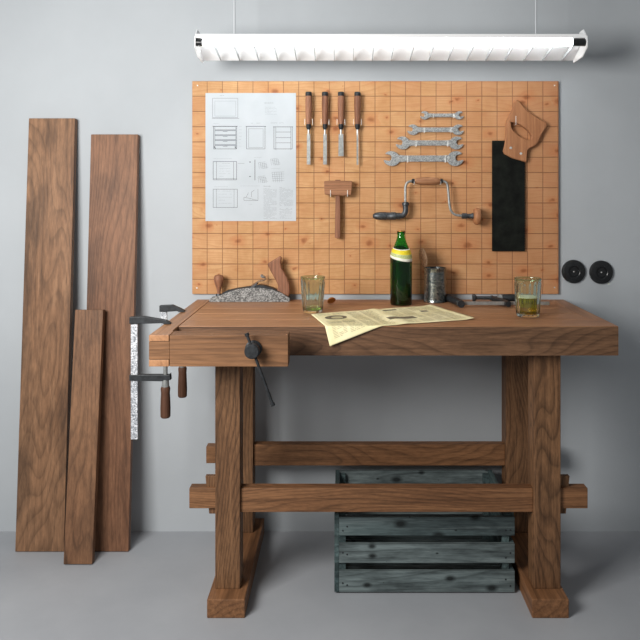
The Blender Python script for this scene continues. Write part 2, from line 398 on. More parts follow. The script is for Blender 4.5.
# front apron face of the worktop is a board glued on, with front-face shade put into its darker colour
MB().box(-.5018, .8405, -.003, -.0003, BZ+.001, TZ-.0015).build('front_edge_board', W_apron, bench, label='brown front edge of the worktop, shade painted into its colour')
MB().box(.7892, .841, .1215, .548, BZ, TZ).build('end_cap', W_cap, bench, bevel=.0012)
c = MB(); c.box(-.556, -.505, -.075, .548, BZ, TZ)
z1, z2 = pz(341.6, -.138), pz(359.4, -.138)
c.box(-.556, -.499, -.138, -.0753, z1+.0012, TZ); c.box(-.556, -.499, -.138, -.0753, BZ, z2-.0012)
c.build('end_cap', W_cap, bench, bevel=.001)
jaw = MB().box(-.4968, px(288, -.138), -.138, -.076, BZ, TZ).box(-.5558, -.497, -.1385, -.076, z2, z1).build('vise_jaw', W_jaw, bench, bevel=.001)
hx, hz = -.256, .855
hub = MB(); hub.lathe([(.024, -.138), (.024, -.144), (.018, -.147), (.018, -.155), (.021, -.157), (.021, -.180), (.018, -.183)], (hx, 0, hz), 'y', 28)
hub.build('vise_screw_hub', M_black, jaw, smooth=35)
tb = MB(); p0 = Vector((-.2725, -.168, .9045)); p1 = Vector((-.197, -.168, .700))
d = (p1-p0).normalized()
tb.tube([p0, p0+d*.008, p0+d*.0081, p1-d*.0081, p1-d*.008, p1], [.0065,.0065,.0042,.0042,.0065,.0065])
tb.build('vise_handle', M_black, jaw, smooth=35)
MB().tube([(hx, -.076, .845), (hx, 0.02, .845)], .012).build('vise_screw', M_gun, jaw, smooth=35)
for x0, x1 in ((-.401, -.323), (.599, .683)):
    MB().box(x0, x1, .058, .131, .058, BZ).build('leg', W_legZ, bench, bevel=.002)
    MB().box(x0-.004, x1-(.006 if x0 < 0 else 0), .429, .502, .058, BZ).build('leg', W_legZ, bench, bevel=.002)
for x0, x1 in ((-.416, -.300), (.578, .691)):
    f = MB(); f.box(x0, x1, 0, .55, 0, .058); f.build('foot', W_footY, bench, bevel=.003)
def wedge(x, y0, y1, zt, zb, par, flip):
    m = MB(); a, b = (.034, .022)
    s = 1 if flip else -1
    m.hexa([(x, y0, zb), (x+s*b, y0, zb), (x+s*b, y1, zb), (x, y1, zb), (x, y0, zt), (x+s*a, y0, zt), (x+s*a, y1, zt), (x, y1, zt)])
    m.build('wedge', W_legZ, par, bevel=.0012)
# front stretcher
fs = MB().box(-.3232, .5992, .070, .108, .2935, .369)
fs.box(-.485, -.4012, .070, .108, .305, .369); fs.box(.6832, .772, .070, .108, .305, .369)
fs = fs.build('stretcher', W_benchX, bench, bevel=.002)
wedge(-.402, .080, .098, .403, .284, fs, False); wedge(.684, .080, .098, .403, .284, fs, True)
rs = MB().box(-.3282, .5952, .445, .483, .2975, .375)
rs.box(-.503, -.4052, .445, .483, .306, .368); rs.box(.6842, .772, .445, .483, .306, .368)
rs.build('stretcher', W_benchX, bench, bevel=.002)

# ------------------------------------------------------------------ crate under the bench
crate = thing('wooden_crate', 'weathered dark teal-grey slatted wooden crate on the floor under the workbench', 'crate', (.265, .32, 0))
cx0, cx1, cy0, cy1 = -.028, .557, .134, .500
rowz = ((.006, .0735), (.100, .162), (.189, .249))
for i, (a, b) in enumerate(rowz):
    sl = MB().box(cx0+.0155, cx1, cy0, cy0+.013, a, b).build('slat', W_crate, crate, bevel=.0012)
    for nx in (.012, .026, cx1-cx0-.045, cx1-cx0-.030):
        nz = a+(b-a)*random.uniform(.25, .8)
        MB().lathe([(.0030, cy0+.001), (.0030, cy0-.0006), (.002, cy0-.001)], (cx0+.0155+nx, 0, nz), 'y', 10).build('nail', M_black, sl)
    MB().box(cx0+.0155, cx1-.0155, cy1-.013, cy1, a, b if i < 2 else .262).build('slat', W_crate, crate, bevel=.0012)
    MB().box(cx0, cx0+.015, cy0, cy1, a, b if i < 2 else .262).build('slat', W_crateY, crate, bevel=.0012)
    MB().box(cx1-.015, cx1, cy0+.0135, cy1, a, b if i < 2 else .262).build('slat', W_crateY, crate, bevel=.0012)
for x0, x1 in ((cx0+.0155, cx0+.037), (cx1-.037, cx1-.0155)):
    for y0, y1 in ((cy0+.0133, cy0+.035), (cy1-.035, cy1-.0133)):
        MB().box(x0, x1, y0, y1, .0, .255).build('corner_post', W_crateY, crate, bevel=.001)
for k in range(5):
    a = cy0+.036+k*.06
    MB().box(cx0+.0155, cx1-.0155, a, a+.052, .008, .018).build('bottom_board', W_crate, crate, bevel=.001)

# ------------------------------------------------------------------ planks leaning on the wall
def plank(name, x0b, x1b, x0t, x1t, yb, yt, zt, th, mat, label):
    # front-bottom edge at yb, front-top edge at yt
    L = math.hypot(zt, yt-yb); n = Vector((0, zt, -(yt-yb)))/L*th
    f = [Vector((x0b, yb, -n.z)), Vector((x1b, yb, -n.z)), Vector((x1t, yt, zt)), Vector((x0t, yt, zt))]
    a, b, c_, d_ = f
    m = MB(); m.hexa([a, b, b+n, a+n, d_, c_, c_+n, d_+n])
    o = m.build(name, mat, bevel=.0015, loc=((x0b+x1b)/2, yb, 0))
    return tag(o, label, 'plank', 'planks leaning on the wall')
plank('wooden_plank', -1.186, -1.010, -1.193, -1.017, .404, .534, 1.583, .026, W_plankA, 'tallest and widest brown plank, far left, with bold wavy grain and dark stained top')
plank('wooden_plank', -.950, -.776, -.957, -.779, .404, .534, 1.522, .026, W_plankB, 'mid-height brown plank leaning on the wall, between the tallest plank and the clamped workbench')
plank('wooden_plank', -.976, -.876, -.981, -.878, .313, .436, .872, .026, W_plankC, 'short narrow brown plank propped in front of the two taller ones')

# ------------------------------------------------------------------ tool board
bx0, bx1, bz0, bz1 = -.5765, .8245, .913, 1.727
BY = .552
o = MB().box(bx0, bx1, BY, WALL-.0002, bz0, bz1)
GX0 = px(390.3, BY); GZ0 = pz(96.2, BY)
loc = (.126, .558, bz0)
board = o.build('tool_board', pine_grid(GX0-loc[0], GZ0-loc[2]), bevel=.001, loc=loc)
tag(board, 'knotty orange pine tool board marked in a square grid, on the wall above the workbench', 'tool board')
for u, v in ((197.5, 85.5), (554.5, 85.5), (197, 288), (554.5, 287.5)):
    MB().lathe([(.0028, BY), (.0026, BY-.0015), (.001, BY-.002)], (px(u, BY), 0, pz(v, BY)), 'y', 12).build('screw', M_screwhead, board, smooth=True)
def pin(u, v0, v1, y=BY):   # bent wire hook holding a tool on the board
    yf = y-.028
    x, a, b = px(u, yf), pz(v0, yf), pz(v1, yf)
    MB().tube([(x, y, b), (x, yf, b), (x, yf, a)], .0007, 8).build('hook', M_screwhead, board, smooth=True)

# drawing sheet
PY = .5505
dl = (px(250.7, PY), PY, pz(221, PY))
sheet = tag(MB().box(px(205.5, PY), px(296, PY), PY, BY-.0003, pz(221, PY), pz(93, PY)).build('drawing_sheet', M_paper, loc=dl),
            'white sheet of furniture plans pinned on the left of the pine tool board', 'drawing')
ink, inkl = MB(), MB()
def flush(kind):
    global ink, inkl
    if len(ink.bm.verts): ink.build(kind, M_ink, sheet)
    if len(inkl.bm.verts): inkl.build(kind if kind == 'text_block' else 'fine_lines', M_inkl, sheet)
    ink, inkl = MB(), MB()
def seg(m, x0, y0, x1, y1, wd=.0011):
    q = lambda a, b: (px(190+a*.23438, PY), pz(80+b*.23438, PY))
    a = Vector(q(x0, y0)); b = Vector(q(x1, y1)); dd = (b-a)
    if dd.length < 1e-6: return
    dd.normalize(); n = Vector((-dd.y, dd.x))*wd/2
    y = PY-.0002
    vs = [m.bm.verts.new((p.x, y, p.y)) for p in (a-n, b-n, b+n, a+n)]
    vb = [m.bm.verts.new((p.x, PY+.0001, p.y)) for p in (a-n, b-n, b+n, a+n)]
    m.bm.faces.new(vs); m.bm.faces.new(vb[::-1])
    for i in range(4): m.bm.faces.new((vs[i], vb[i], vb[(i+1)%4], vs[(i+1)%4]))
def rect(m, x0, y0, x1, y1, wd=.0011):
    for a in ((x0,y0,x1,y0),(x1,y0,x1,y1),(x1,y1,x0,y1),(x0,y1,x0,y0)): seg(m, *a, wd)
def text(m, x0, y0, x1, y1, step=5, wd=.0006, gap=.25, fill=1.0):
    y = y0
    while y <= y1:
        x = x0
        end = x1 if random.random() > .2 else x0+(x1-x0)*random.uniform(.4, .9)
        while x < end:
            l = random.uniform(4, 12)
            if random.random() > gap*.4: seg(m, x, y, min(x+l, end), y, wd)
            x += l+1.6
        y += step
rect(inkl, 96, 78, 204, 160, .0014); rect(inkl, 106, 90, 195, 154, .0008); seg(inkl, 94, 164, 210, 164, .0016); text(ink, 128, 66, 145, 66)
flush('elevation_drawing')
rect(ink, 101, 198, 199, 294, .0016); seg(ink, 97, 198, 203, 198, .0022)
for y in (212, 233, 254, 275): seg(ink, 106, y, 195, y, .0012); seg(inkl, 106, y+4, 195, y+4, .003); seg(ink, 140, y+8, 160, y+8, .0012)
seg(ink, 106, 200, 106, 292); seg(ink, 195, 200, 195, 292)
seg(ink, 103, 284, 109, 292, .003); seg(ink, 191, 284, 197, 292, .003)
flush('elevation_drawing')
rect(ink, 241, 198, 320, 294, .0013); seg(ink, 238, 198, 324, 198, .0018); rect(inkl, 250, 208, 312, 288); text(ink, 260, 184, 300, 184)
flush('elevation_drawing')
rect(ink, 358, 200, 436, 294, .0015); seg(ink, 354, 200, 440, 200, .0018)
for y in (222, 246, 268): seg(ink, 366, y, 430, y, .0012)
seg(ink, 366, 200, 366, 298); seg(ink, 430, 200, 430, 298); text(ink, 345, 183, 400, 183)
flush('elevation_drawing')
text(inkl, 100, 186, 122, 186); text(inkl, 208, 198, 222, 290, 14)
flush('text_block')
rect(ink, 99, 348, 199, 426, .0015); seg(ink, 113, 348, 113, 426); seg(ink, 186, 348, 186, 426); text(inkl, 125, 356, 172, 412, 11); seg(ink, 99, 421, 199, 421)
text(inkl, 100, 336, 220, 336); seg(inkl, 205, 356, 232, 356)
flush('plan_drawing')
rect(ink, 99, 466, 202, 544, .0012); seg(ink, 113, 466, 113, 544, .0008); seg(ink, 188, 466, 188, 544, .0008); text(inkl, 122, 474, 178, 530, 13); text(inkl, 104, 455, 170, 455)
flush('plan_drawing')
seg(ink, 277, 340, 277, 428, .002); seg(ink, 253, 350, 259, 350, .003); seg(ink, 253, 412, 259, 412, .003); text(inkl, 266, 330, 306, 330)
flush('section_drawing')
for cx_, cy_ in ((310, 365), (308, 425), (362, 350)):
    for k in range(5): seg(inkl, cx_-18+k*4, cy_-12+k*6, cx_+12+k*3, cy_-16+k*6, .0009); seg(inkl, cx_-18+k*8, cy_-12, cx_-14+k*8, cy_+14, .0009)
text(inkl, 345, 378, 385, 378)
for k in range(5): seg(inkl, 350+k*10, 394, 356+k*9, 436, .0009); seg(inkl, 350, 394+k*9, 402, 392+k*9, .0009)
flush('sketch')
for a in ((230,500,290,514),(290,514,290,465),(230,500,230,514),(230,514,290,514),(262,478,262,500),(262,478,275,470),(240,500,250,480)): seg(ink, *a, .0009)
text(inkl, 215, 452, 300, 452); text(inkl, 250, 530, 265, 530)
flush('section_drawing')
text(ink, 318, 98, 366, 98, 5, .0009); flush('text_block'); text(inkl, 320, 116, 370, 148, 6)
flush('text_block')
text(ink, 314, 453, 345, 453, 5, .001); flush('text_block'); text(inkl, 314, 462, 370, 595, 4.6, .0007); flush('text_block')
text(ink, 382, 458, 400, 458); flush('text_block'); text(inkl, 382, 462, 440, 540, 4.6, .0007); flush('text_block'); text(inkl, 382, 548, 436, 592, 4.6, .0007)
flush('text_block')

# chisels hanging in a row
TY = .530
def chisel(u, blade_w, vend, label, gouge=False):
    x = px(u, TY); z = lambda v: pz(v, TY)
    tn = thing('chisel', label, 'chisel', (x, TY, z(vend)), 'chisels hanging on the tool board')
    h = MB(); L0 = z(125)
    prof = [(.0080, L0), (.0105, L0+.015), (.0122, z(108)), (.0128, z(103)), (.0118, z(98)), (.0112, z(96))]
    h.lathe(prof, (x, TY, 0), 'z', 20); h.build('handle', W_hand, tn, smooth=True)
    MB().lathe([(.0112, z(96)), (.0120, z(95.6)), (.0122, z(93)), (.0105, z(92))], (x, TY, 0), 'z', 20).build('striking_hoop', M_black, tn, smooth=30)
    MB().lathe([(.0062, z(129.5)), (.0092, z(127.5)), (.0096, z(124.5)), (.008, z(124))], (x, TY, 0), 'z', 20).build('ferrule', M_black, tn, smooth=30)
    b = MB(); w2 = blade_w/2
    zt, zs, ze = z(129.2), z(134), z(vend)
    b.tube([(x, TY, zt), (x, TY, zs-.004)], [.0045, .0042], 10)
    b.hexa([(x-w2, TY-.0010, ze), (x+w2, TY-.0010, ze), (x+w2, TY+.0006, ze), (x-w2, TY+.0006, ze),
            (x-w2, TY-.0022, ze+.012), (x+w2, TY-.0022, ze+.012), (x+w2, TY+.0022, ze+.012), (x-w2, TY+.0022, ze+.012)])
    b.hexa([(x-w2, TY-.0022, ze+.0122), (x+w2, TY-.0022, ze+.0122), (x+w2, TY+.0022, ze+.0122), (x-w2, TY+.0022, ze+.0122),
            (x-w2*.8-.0008, TY-.003, zs), (x+w2*.8+.0008, TY-.003, zs), (x+w2*.8+.0008, TY+.003, zs), (x-w2*.8-.0008, TY+.003, zs)])
    b.build('blade', M_steel, tn, smooth=30)
    pin(u-3.9, 119, 124.5); pin(u+3.9, 119, 124.5)
chisel(308.6, .0135, 164.5, 'narrow bright chisel, nearest the drawing sheet')
chisel(325, .0140, 164.5, 'long flat grey chisel, second from the drawing sheet')
chisel(341, .0200, 156.2, 'shortest and widest chisel in the hanging row')
chisel(357.5, .0068, 165, 'very thin chisel, furthest from the drawing sheet')

# mallet
my = .528
mal = thing('wooden_mallet', 'small dark wooden mallet hanging head up below the chisels', 'mallet', (px(338, my), my, pz(239, my)))
m = MB(); q = lambda u, v: (px(u, my-.02), pz(v, my-.02))
m.prism([q(324, 181.2), q(330, 180.6), q(338, 180.8), q(352.4, 181), q(352, 188), q(351.2, 195.2), q(343, 195.8), q(330, 195.2), q(324.6, 194.4)], my-.021, my+.021)
m.build('head', W_handX, mal, bevel=.003)
m = MB(); q = lambda u, v: (px(u, my-.008), pz(v, my-.008))
m.prism([q(335.6, 194), q(339.8, 194), q(340.4, 215), q(340.2, 237.5), q(337.8, 239), q(334.8, 237.5), q(335.2, 215)], my-.008, my+.008)
m.build('handle', W_hand, mal, bevel=.002)
m = MB(); m.box(px(335, my-.02), px(340.5, my-.02), my-.008, my+.008, pz(181, my-.02)-.001, pz(180, my-.02)+.001); m.build('handle_tip', W_hand, mal, bevel=.0015)
for u in (330.5, 347.5): MB().tube([(px(u, my-.024), BY, pz(196.5, my-.024)), (px(u, my-.024), my-.0235, pz(196.5, my-.024)), (px(u, my-.024), my-.0235, pz(190, my-.024))], .0011, 8).build('hook', M_screwhead, board, smooth=True)

# wrenches
def wrench(u0, u1, v, hh, sh, label):
    y = .545; x0, x1, z = px(u0, y), px(u1, y), pz(v, y); k = 1/sc(y); hh *= k; sh *= k
    tn_loc = ((x0+x1)/2, y, z)
    m = MB()
    def head(cx, sgn, rot):
        r = hh/2; gap = r*.40; pts = []
        # open jaw head: outline starts at the shaft side, opening points away
        a0 = 30
        outer = []
        for i in range(15):
            a = R(a0+(360-2*a0)*i/14) ; outer.append((r*math.cos(a)*1.12, r*math.sin(a)))
        # outer goes from upper tip round the back to the lower tip
        inner = [(r*.90, -gap), (r*.25, -gap), (r*.02, -gap*.5), (r*.02, gap*.5), (r*.25, gap), (r*.90, gap)]
        pts = outer+inner
        cr, sr = math.cos(R(rot)), math.sin(R(rot))
        out = []
        for a, b in pts:
            X, Z = a*cr-b*sr, a*sr+b*cr
            out.append((cx+sgn*X, z+Z))
        m.prism(out, y-.0035, y+.0035)
    r = hh/2
    head(x0+r, -1, 14); head(x1-r*.92, 1, 14)
    m.prism([(x0+r*1.7, z+sh*.62), (x0+r*2.8, z+sh/2), (x1-r*2.6, z+sh/2), (x1-r*1.6, z+sh*.62), (x1-r*1.6, z-sh*.62), (x1-r*2.6, z-sh/2), (x0+r*2.8, z-sh/2), (x0+r*1.7, z-sh*.62)], y-.0028, y+.0028)
    o = m.build('open_end_wrench', M_wrench, bevel=.0008, loc=tn_loc)
    tag(o, label, 'wrench', 'open-end wrenches on the tool board')
    for t_ in (.3, .78):
        xx = x0+(x1-x0)*t_
        MB().tube([(xx, BY, z-sh/2-.0035), (xx, y-.005, z-sh/2-.0035), (xx, y-.005, z+sh/2)], .0006, 8).build('hook', M_screwhead, board, smooth=True)
wrench(420.4, 463, 115.4, 8.4, 3.6, 'smallest steel open-end wrench, topmost of the four')
wrench(407.5, 463, 129.8, 10.6, 4.6, 'second smallest steel open-end wrench, directly under the smallest')
wrench(396, 462.3, 143, 13, 5.2, 'second largest steel open-end wrench, directly above the largest')
wrench(384, 462.3, 158.6, 15, 6.2, 'largest steel open-end wrench, lowest of the four')

# hand brace
yb = .516
P = lambda u, v, y=yb: (px(u, y), y, pz(v, y))
br = thing('hand_brace', 'old crank hand brace drill with wooden grip hanging under the wrenches', 'hand drill', P(426, 216))
MB().tube(smoothpath([P(405.4, 203), P(405.3, 192), P(405.6, 186), P(407.5, 182.5), P(411, 181.2), P(416, 181)]) + [Vector(P(439, 181))] + smoothpath([P(443, 181.1), P(446.5, 183), P(448, 189), P(449.5, 205), P(451.5, 211.5), P(456, 215), P(464, 215.8)]), .0046, 12).build('crank', M_steel, br, smooth=True)
def lx(prof, v, name, mat):  # lathe along x, profile (radius px, u px)
    k = 1/sc(yb); c = Vector(P(343, v)); c.x = 0
    return MB().lathe([(r*k, px(u, yb)) for r, u in prof], c, 'x', 24).build(name, mat, br, smooth=35)
lx([(1.8, 414.5), (3.0, 417), (3.7, 422), (3.9, 427), (3.7, 433), (3.0, 438), (1.9, 440.2)], 181, 'grip', W_handX)
lx([(1.6, 411.6), (2.3, 412.2), (2.3, 414.4), (1.8, 414.6)], 181, 'collar', M_black)
lx([(1.8, 440), (2.3, 440.4), (2.3, 442.5), (1.6, 443)], 181, 'collar', M_black)
ch = lx([(1.4, 372.8), (2.6, 374), (3.5, 376.5), (4.0, 380), (4.0, 386), (3.7, 386.3), (3.7, 391), (3.9, 391.3), (3.9, 395.5), (3.3, 396), (3.3, 400)], 216, 'chuck', M_gun)
MB().tube(smoothpath([P(398, 216), P(402.5, 215.5), P(405.3, 212), P(405.5, 207), P(405.4, 202)]), .0105, 14).build('ratchet_elbow', M_gun, br, smooth=True)
MB().lathe([(.0095, 0), (.0135, .003), (.0135, .012), (.0095, .015)], P(405.5, 206), 'z', 20).build('ratchet_ring', M_gun, br, smooth=30)
lx([(2.0, 461.5), (2.9, 462.3), (2.9, 467), (2.3, 467.6), (2.3, 471), (3.0, 472), (3.0, 474)], 216, 'knob_collar', M_gun)
k = .98
lx([(3.0, 473.3), (6.8, 473.8), (8.4, 475.4), (8.8, 477), (8.0, 479.2), (5.0, 480.6), (1.5, 481)], 216.3, 'knob', W_saw)
for u, v in ((414.0, 186.0), (440.5, 186.0)): MB().tube([(px(u, yb), BY, pz(184.3, yb)), (px(u, yb), yb-.010, pz(184.3, yb)), (px(u, yb), yb-.010, pz(181.5, yb))], .0011, 8).build('hook', M_screwhead, board, smooth=True)

# hand saw
sy = .541
Q = lambda a, b: (px(480+a*.1406, sy-.01), pz(90+b*.1406, sy-.01))
saw = thing('hand_saw', 'hand saw with black blade and wooden handle hanging at the right of the tool board', 'saw', (px(508, sy), sy, pz(251, sy)))
x0, x1, z0, z1 = px(492, sy), px(525.2, sy), pz(251.3, sy), pz(140.6, sy)
b = MB(); pts = [(x0, z1), (x0, z0), (x1, z0)]
n = 40
for i in range(n):   # toothed right-hand edge
    zz = z0+(z1-.03-z0)*i/n; pts += [(x1, zz+.0005), (x1-.0016, zz+.0022)]
pts += [(x1, z1-.03), (x1-.02, z1)]
b.prism(pts, sy, sy+.0016); b.build('blade', M_blade, saw)
outer = [(262,68),(290,95),(335,150),(400,192),(450,222),(478,235),(470,265),(440,310),(410,375),(385,400),(350,415),(335,435),(328,515),(290,502),(230,485),(175,455),(165,435),(178,380),(188,300),(185,260),(192,220),(215,170),(235,130),(245,90)]
hole = [(218,228),(250,232),(300,255),(345,290),(368,330),(360,355),(325,350),(280,330),(240,295),(222,262)]
# resample hole to the outline's angular order
hc = Vector((292, 295))
def hit(poly, ang):
    d_ = Vector((math.cos(ang), math.sin(ang))); best = None
    for i in range(len(poly)):
        a = Vector(poly[i])-hc; b_ = Vector(poly[(i+1)%len(poly)])-hc; e = b_-a
        den = d_.x*e.y-d_.y*e.x
        if abs(den) < 1e-9: continue
        t_ = (a.x*e.y-a.y*e.x)/den; s_ = (a.x*d_.y-a.y*d_.x)/den
        if t_ > 0 and -1e-6 <= s_ <= 1+1e-6: best = t_ if best is None else max(best, t_)
    return hc+d_*best
angs = sorted(set([round(math.atan2(p[1]-hc.y, p[0]-hc.x), 4) for p in outer]+[round(math.atan2(p[1]-hc.y, p[0]-hc.x)+.0005, 4) for p in hole]))
O = [Q(*hit(outer, a)) for a in angs]; I = [Q(*hit(hole, a)) for a in angs]
MB().ring_prism(O, I, sy-.0125, sy+.0105).build('handle', W_saw, saw, bevel=.003, seg=3, smooth=50)
for a, b_ in ((218, 412), (290, 452)):
    X, Z = Q(a, b_); MB().lathe([(.0048, sy-.0125), (.0048, sy-.0138), (.003, sy-.0145)], (X, 0, Z), 'y', 16).build('handle_screw', M_screwhead, saw, smooth=30)
MB().tube([(px(515, sy), BY, pz(124.6, sy-.013)), (px(515, sy), sy-.0145, pz(124.6, sy-.013)), (px(515, sy), sy-.0145, pz(116, sy-.013))], .0011, 8).build('hook', M_screwhead, board, smooth=True)

# ------------------------------------------------------------------ wall sockets
def socket(u, v, label):
    y = WALL; x, z = px(u, y-.015), pz(v, y-.015)
    tn = thing('wall_socket', label, 'wall socket', (x, y, z), 'round black wall sockets')
    MB().lathe([(.0452, y), (.0452, y-.006), (.0435, y-.0095), (.039, y-.0115), (.030, y-.013), (.0255, y-.0135), (.0225, y-.0135), (.0205, y-.012), (.0195, y-.004)], (x, 0, z), 'y', 48, cap=False).build('cover', M_bake, tn, smooth=30)
    MB().lathe([(.0196, y-.001), (.0196, y-.0055), (.019, y-.006)], (x, 0, z), 'y', 32).build('recess_plate', M_bake, tn, smooth=30)
    MB().lathe([(.0028, y-.0055), (.0026, y-.0078), (.001, y-.0082)], (x, 0, z), 'y', 14).build('screw', M_screwhead, tn, smooth=True)
    for s in (-1, 1): MB().lathe([(.0027, y-.0055), (.0024, y-.0063)], (x+s*.0095, 0, z), 'y', 12).build('pin_hole', M_hole, tn)
socket(574.5, 271.9, 'round black wall socket nearer the tool board')
socket(602.2, 272.6, 'round black wall socket further from the tool board')

# ------------------------------------------------------------------ fluorescent lamp
ly = .30
lx0, lx1 = px(195.5, ly), px(586, ly)
lamp = thing('fluorescent_lamp', 'long white fluorescent lamp with wire louvres hanging on two rods above the tool board', 'lamp', ((lx0+lx1)/2, ly, 1.83))
zt = pz(42.5, ly)
hs = MB()
prof = [(ly-.012, zt+.027), (ly-.012, zt+.014), (ly+.03, zt+.012), (ly+.045, zt+.002), (ly+.125, zt-.040), (ly+.127, zt-.036), (ly+.05, zt+.010), (ly+.05, zt+.027)]
hs.prism(prof, lx0+.004, lx1-.004, 'x'); hs.build('housing', M_white, lamp)
endp = [(ly-.016, zt+.018), (ly-.018, zt-.020), (ly+.03, zt-.044), (ly+.13, zt-.048), (ly+.132, zt-.01), (ly+.06, zt+.048), (ly+.02, zt+.05)]
for a in (lx0, lx1-.003): MB().prism(endp, a, a+.003, 'x').build('end_plate', M_white, lamp)
MB().tube([(px(203, ly), ly, zt), (px(572, ly), ly, zt)], .0130, 20).build('tube', M_tube, lamp, smooth=35)
for a, b in ((lx0+.003, px(203, ly)-.0003), (px(572, ly)+.0003, lx1-.003)):
    MB().tube([(a, ly, zt), (b, ly, zt)], .0125, 20).build('lamp_holder', M_bake, lamp, smooth=35)
nb = 19
for i in range(nb):
    x = lx0+.069+(lx1-lx0-.12)*i/(nb-1)
    MB().prism([(ly-.016, zt-.0145), (ly+.03, zt-.0145), (ly+.12, zt-.0395), (ly+.12, zt-.045), (ly+.05, zt-.034), (ly-.016, zt-.022)], x-.0009, x+.0009, 'x').build('louvre_blade', M_louvre, lamp)
for u in (234.4, 536): MB().tube([(px(u, ly+.02), ly+.02, zt+.027), (px(u, ly+.02), ly+.02, 2.7)], .0034, 10).build('hanging_rod', M_rod, lamp, smooth=True)

# ------------------------------------------------------------------ bar clamps on the left end of the bench
def bar_clamp(y, xbar, xtip, xscrew, zbar0, zarm, zh0, zh1, label):
    tn = thing('bar_clamp', label, 'clamp', (xbar, y, zbar0), 'bar clamps gripping the end of the workbench')
    MB().box(xbar-.0105, xbar+.0105, y-.004, y+.004, zbar0, TZ+.022).build('bar', M_zinc, tn, bevel=.0008)
    top = TZ+.001
    m = MB(); m.prism([(xbar-.014, top+.022), (xbar+.03, top+.024), (xtip-.014, top+.012), (xtip, top+.004), (xtip, top), (xtip-.02, top), (xtip-.025, top+.003), (xbar+.014, top+.001), (xbar-.014, top+.001)], y-.009, y+.009)
    m.build('fixed_arm', M_black, tn, bevel=.0015)
    m = MB(); m.prism([(xbar-.014, zarm+.010), (xscrew+.012, zarm+.010), (xscrew+.016, zarm+.014), (xscrew+.018, zarm-.006), (xscrew-.014, zarm-.010), (xbar-.014, zarm-.008)], y-.009, y+.009)
    m.build('sliding_arm', M_black, tn, bevel=.0015)
    MB().tube([(xscrew, y, zh1-.004), (xscrew, y, BZ-.006)], .0065, 14).build('spindle', M_steel, tn, smooth=35)
    MB().lathe([(.008, BZ-.009), (.0085, BZ-.006), (.0085, BZ-.0008), (.007, BZ-.0006)], (xscrew, y, 0), 'z', 20).build('swivel_pad', M_black, tn, smooth=30)
    MB().lathe([(.010, zh1+.022), (.0115, zh1+.002), (.011, zh1-.002)][::-1], (xscrew, y, 0), 'z', 20).build('ferrule', M_steel, tn, smooth=30)
    MB().lathe([(.0125, zh0), (.0152, zh0+.004), (.0156, zh0+.03), (.0145, zh0+.06), (.0135, zh1-.02), (.0148, zh1-.006), (.0125, zh1)], (xscrew, y, 0), 'z', 20).build('handle', W_dark, tn, smooth=30)
yc = .034
bar_clamp(yc, px(134.5, yc), px(171, yc), px(165.5, yc), pz(439, yc), pz(377.5, yc), pz(417.5, yc), pz(386.5, yc), 'long speckled bar clamp, nearer the front of the workbench end')
yc = .26
bar_clamp(yc, px(164, yc), px(185, yc), px(182.5, yc), .735, .748, pz(397, yc), pz(368, yc)+.004, 'bar clamp behind the long one, only its black arm and wooden handle showing')

# ------------------------------------------------------------------ bench plane
ky = .483
pl = thing('bench_plane', 'speckled metal hand plane with wooden knob and handle on the workbench', 'hand plane', (px(249, ky), ky+.03, TZ))
G = lambda a, b, y=ky: (px(190+a*.1719, y), TZ+.0005+(302-(250+b*.1719))/sc(y))
prof = [(112,302),(112,286),(175,264),(225,245),(270,231),(320,223),(370,221),(420,222),(480,232),(540,255),(578,280),(578,302)]
body = MB()
for a, b in ((ky, ky+.004), (ky+.052, ky+.056)): body.prism([G(*p) for p in prof], a, b)
body.prism([G(112,302), G(112,294), G(578,294), G(578,302)], ky+.0041, ky+.0519)
body.build('body', M_speck, pl)
yy = ky+.028
GG = lambda a, b: (px(190+a*.1719, ky), TZ+.0005+(302-(250+b*.1719))/sc(ky))
MB().prism([GG(250,275), GG(178,258), GG(215,240), GG(270,228), GG(345,217), GG(372,218), GG(395,208), GG(425,210), GG(480,226), GG(530,252), GG(530,280), GG(400,290)], ky+.010, ky+.046).build('frog', M_black, pl, bevel=.001)
MB().prism([GG(290,262), GG(385,196), GG(392,202), GG(300,270)], ky+.008, ky+.048).build('iron', M_gun, pl, bevel=.0006)
X, Z = GG(160, 262)
kk = 1/sc(ky)*.1719
MB().lathe([(12*kk, 0), (10*kk, 10*kk), (13*kk, 30*kk), (22*kk, 55*kk), (29*kk, 80*kk), (30*kk, 95*kk), (24*kk, 108*kk), (10*kk, 113*kk)], (X, yy, Z), 'z', 24).build('knob', W_hand, pl, smooth=True)
MB().lathe([(18*kk, -14*kk), (16*kk, 1*kk)], (X, yy, Z), 'z', 20).build('knob_base', M_gun, pl, smooth=30)
a = GG(352, 215); b = GG(395, 188); c_ = GG(425, 182); d_ = GG(432, 165); e_ = GG(408, 150)
MB().tube(smoothpath([(a[0], yy, a[1]), (b[0], yy, b[1]), (c_[0], yy, c_[1]), (d_[0], yy, d_[1]), (e_[0]+.002, yy, e_[1])], 4), .0032, 10).build('adjuster_lever', M_rust, pl, smooth=True)
Mx = Matrix.Rotation(R(-55), 3, 'Y') @ Matrix.Rotation(R(0), 3, 'X')
MB().lathe([(.0065, -.0025), (.0085, -.0012), (.0085, .0012), (.0065, .0025)], (GG(418,158)[0], yy-.004, GG(418,158)[1]), n=22, M=Matrix.Rotation(R(35), 3, 'X') @ Matrix.Rotation(R(30), 3, 'Y')).build('adjuster_disc', M_steel, pl, smooth=30)
tote = [(445,85),(460,76),(500,52),(520,38),(531,48),(524,75),(530,110),(560,160),(575,200),(578,240),(574,278),(500,262),(502,240),(512,215),(495,180),(465,125)]
MB().prism([GG(*p) for p in tote], yy-.0115, yy+.0115).build('tote', W_hand, pl, bevel=.005, seg=3, smooth=50)

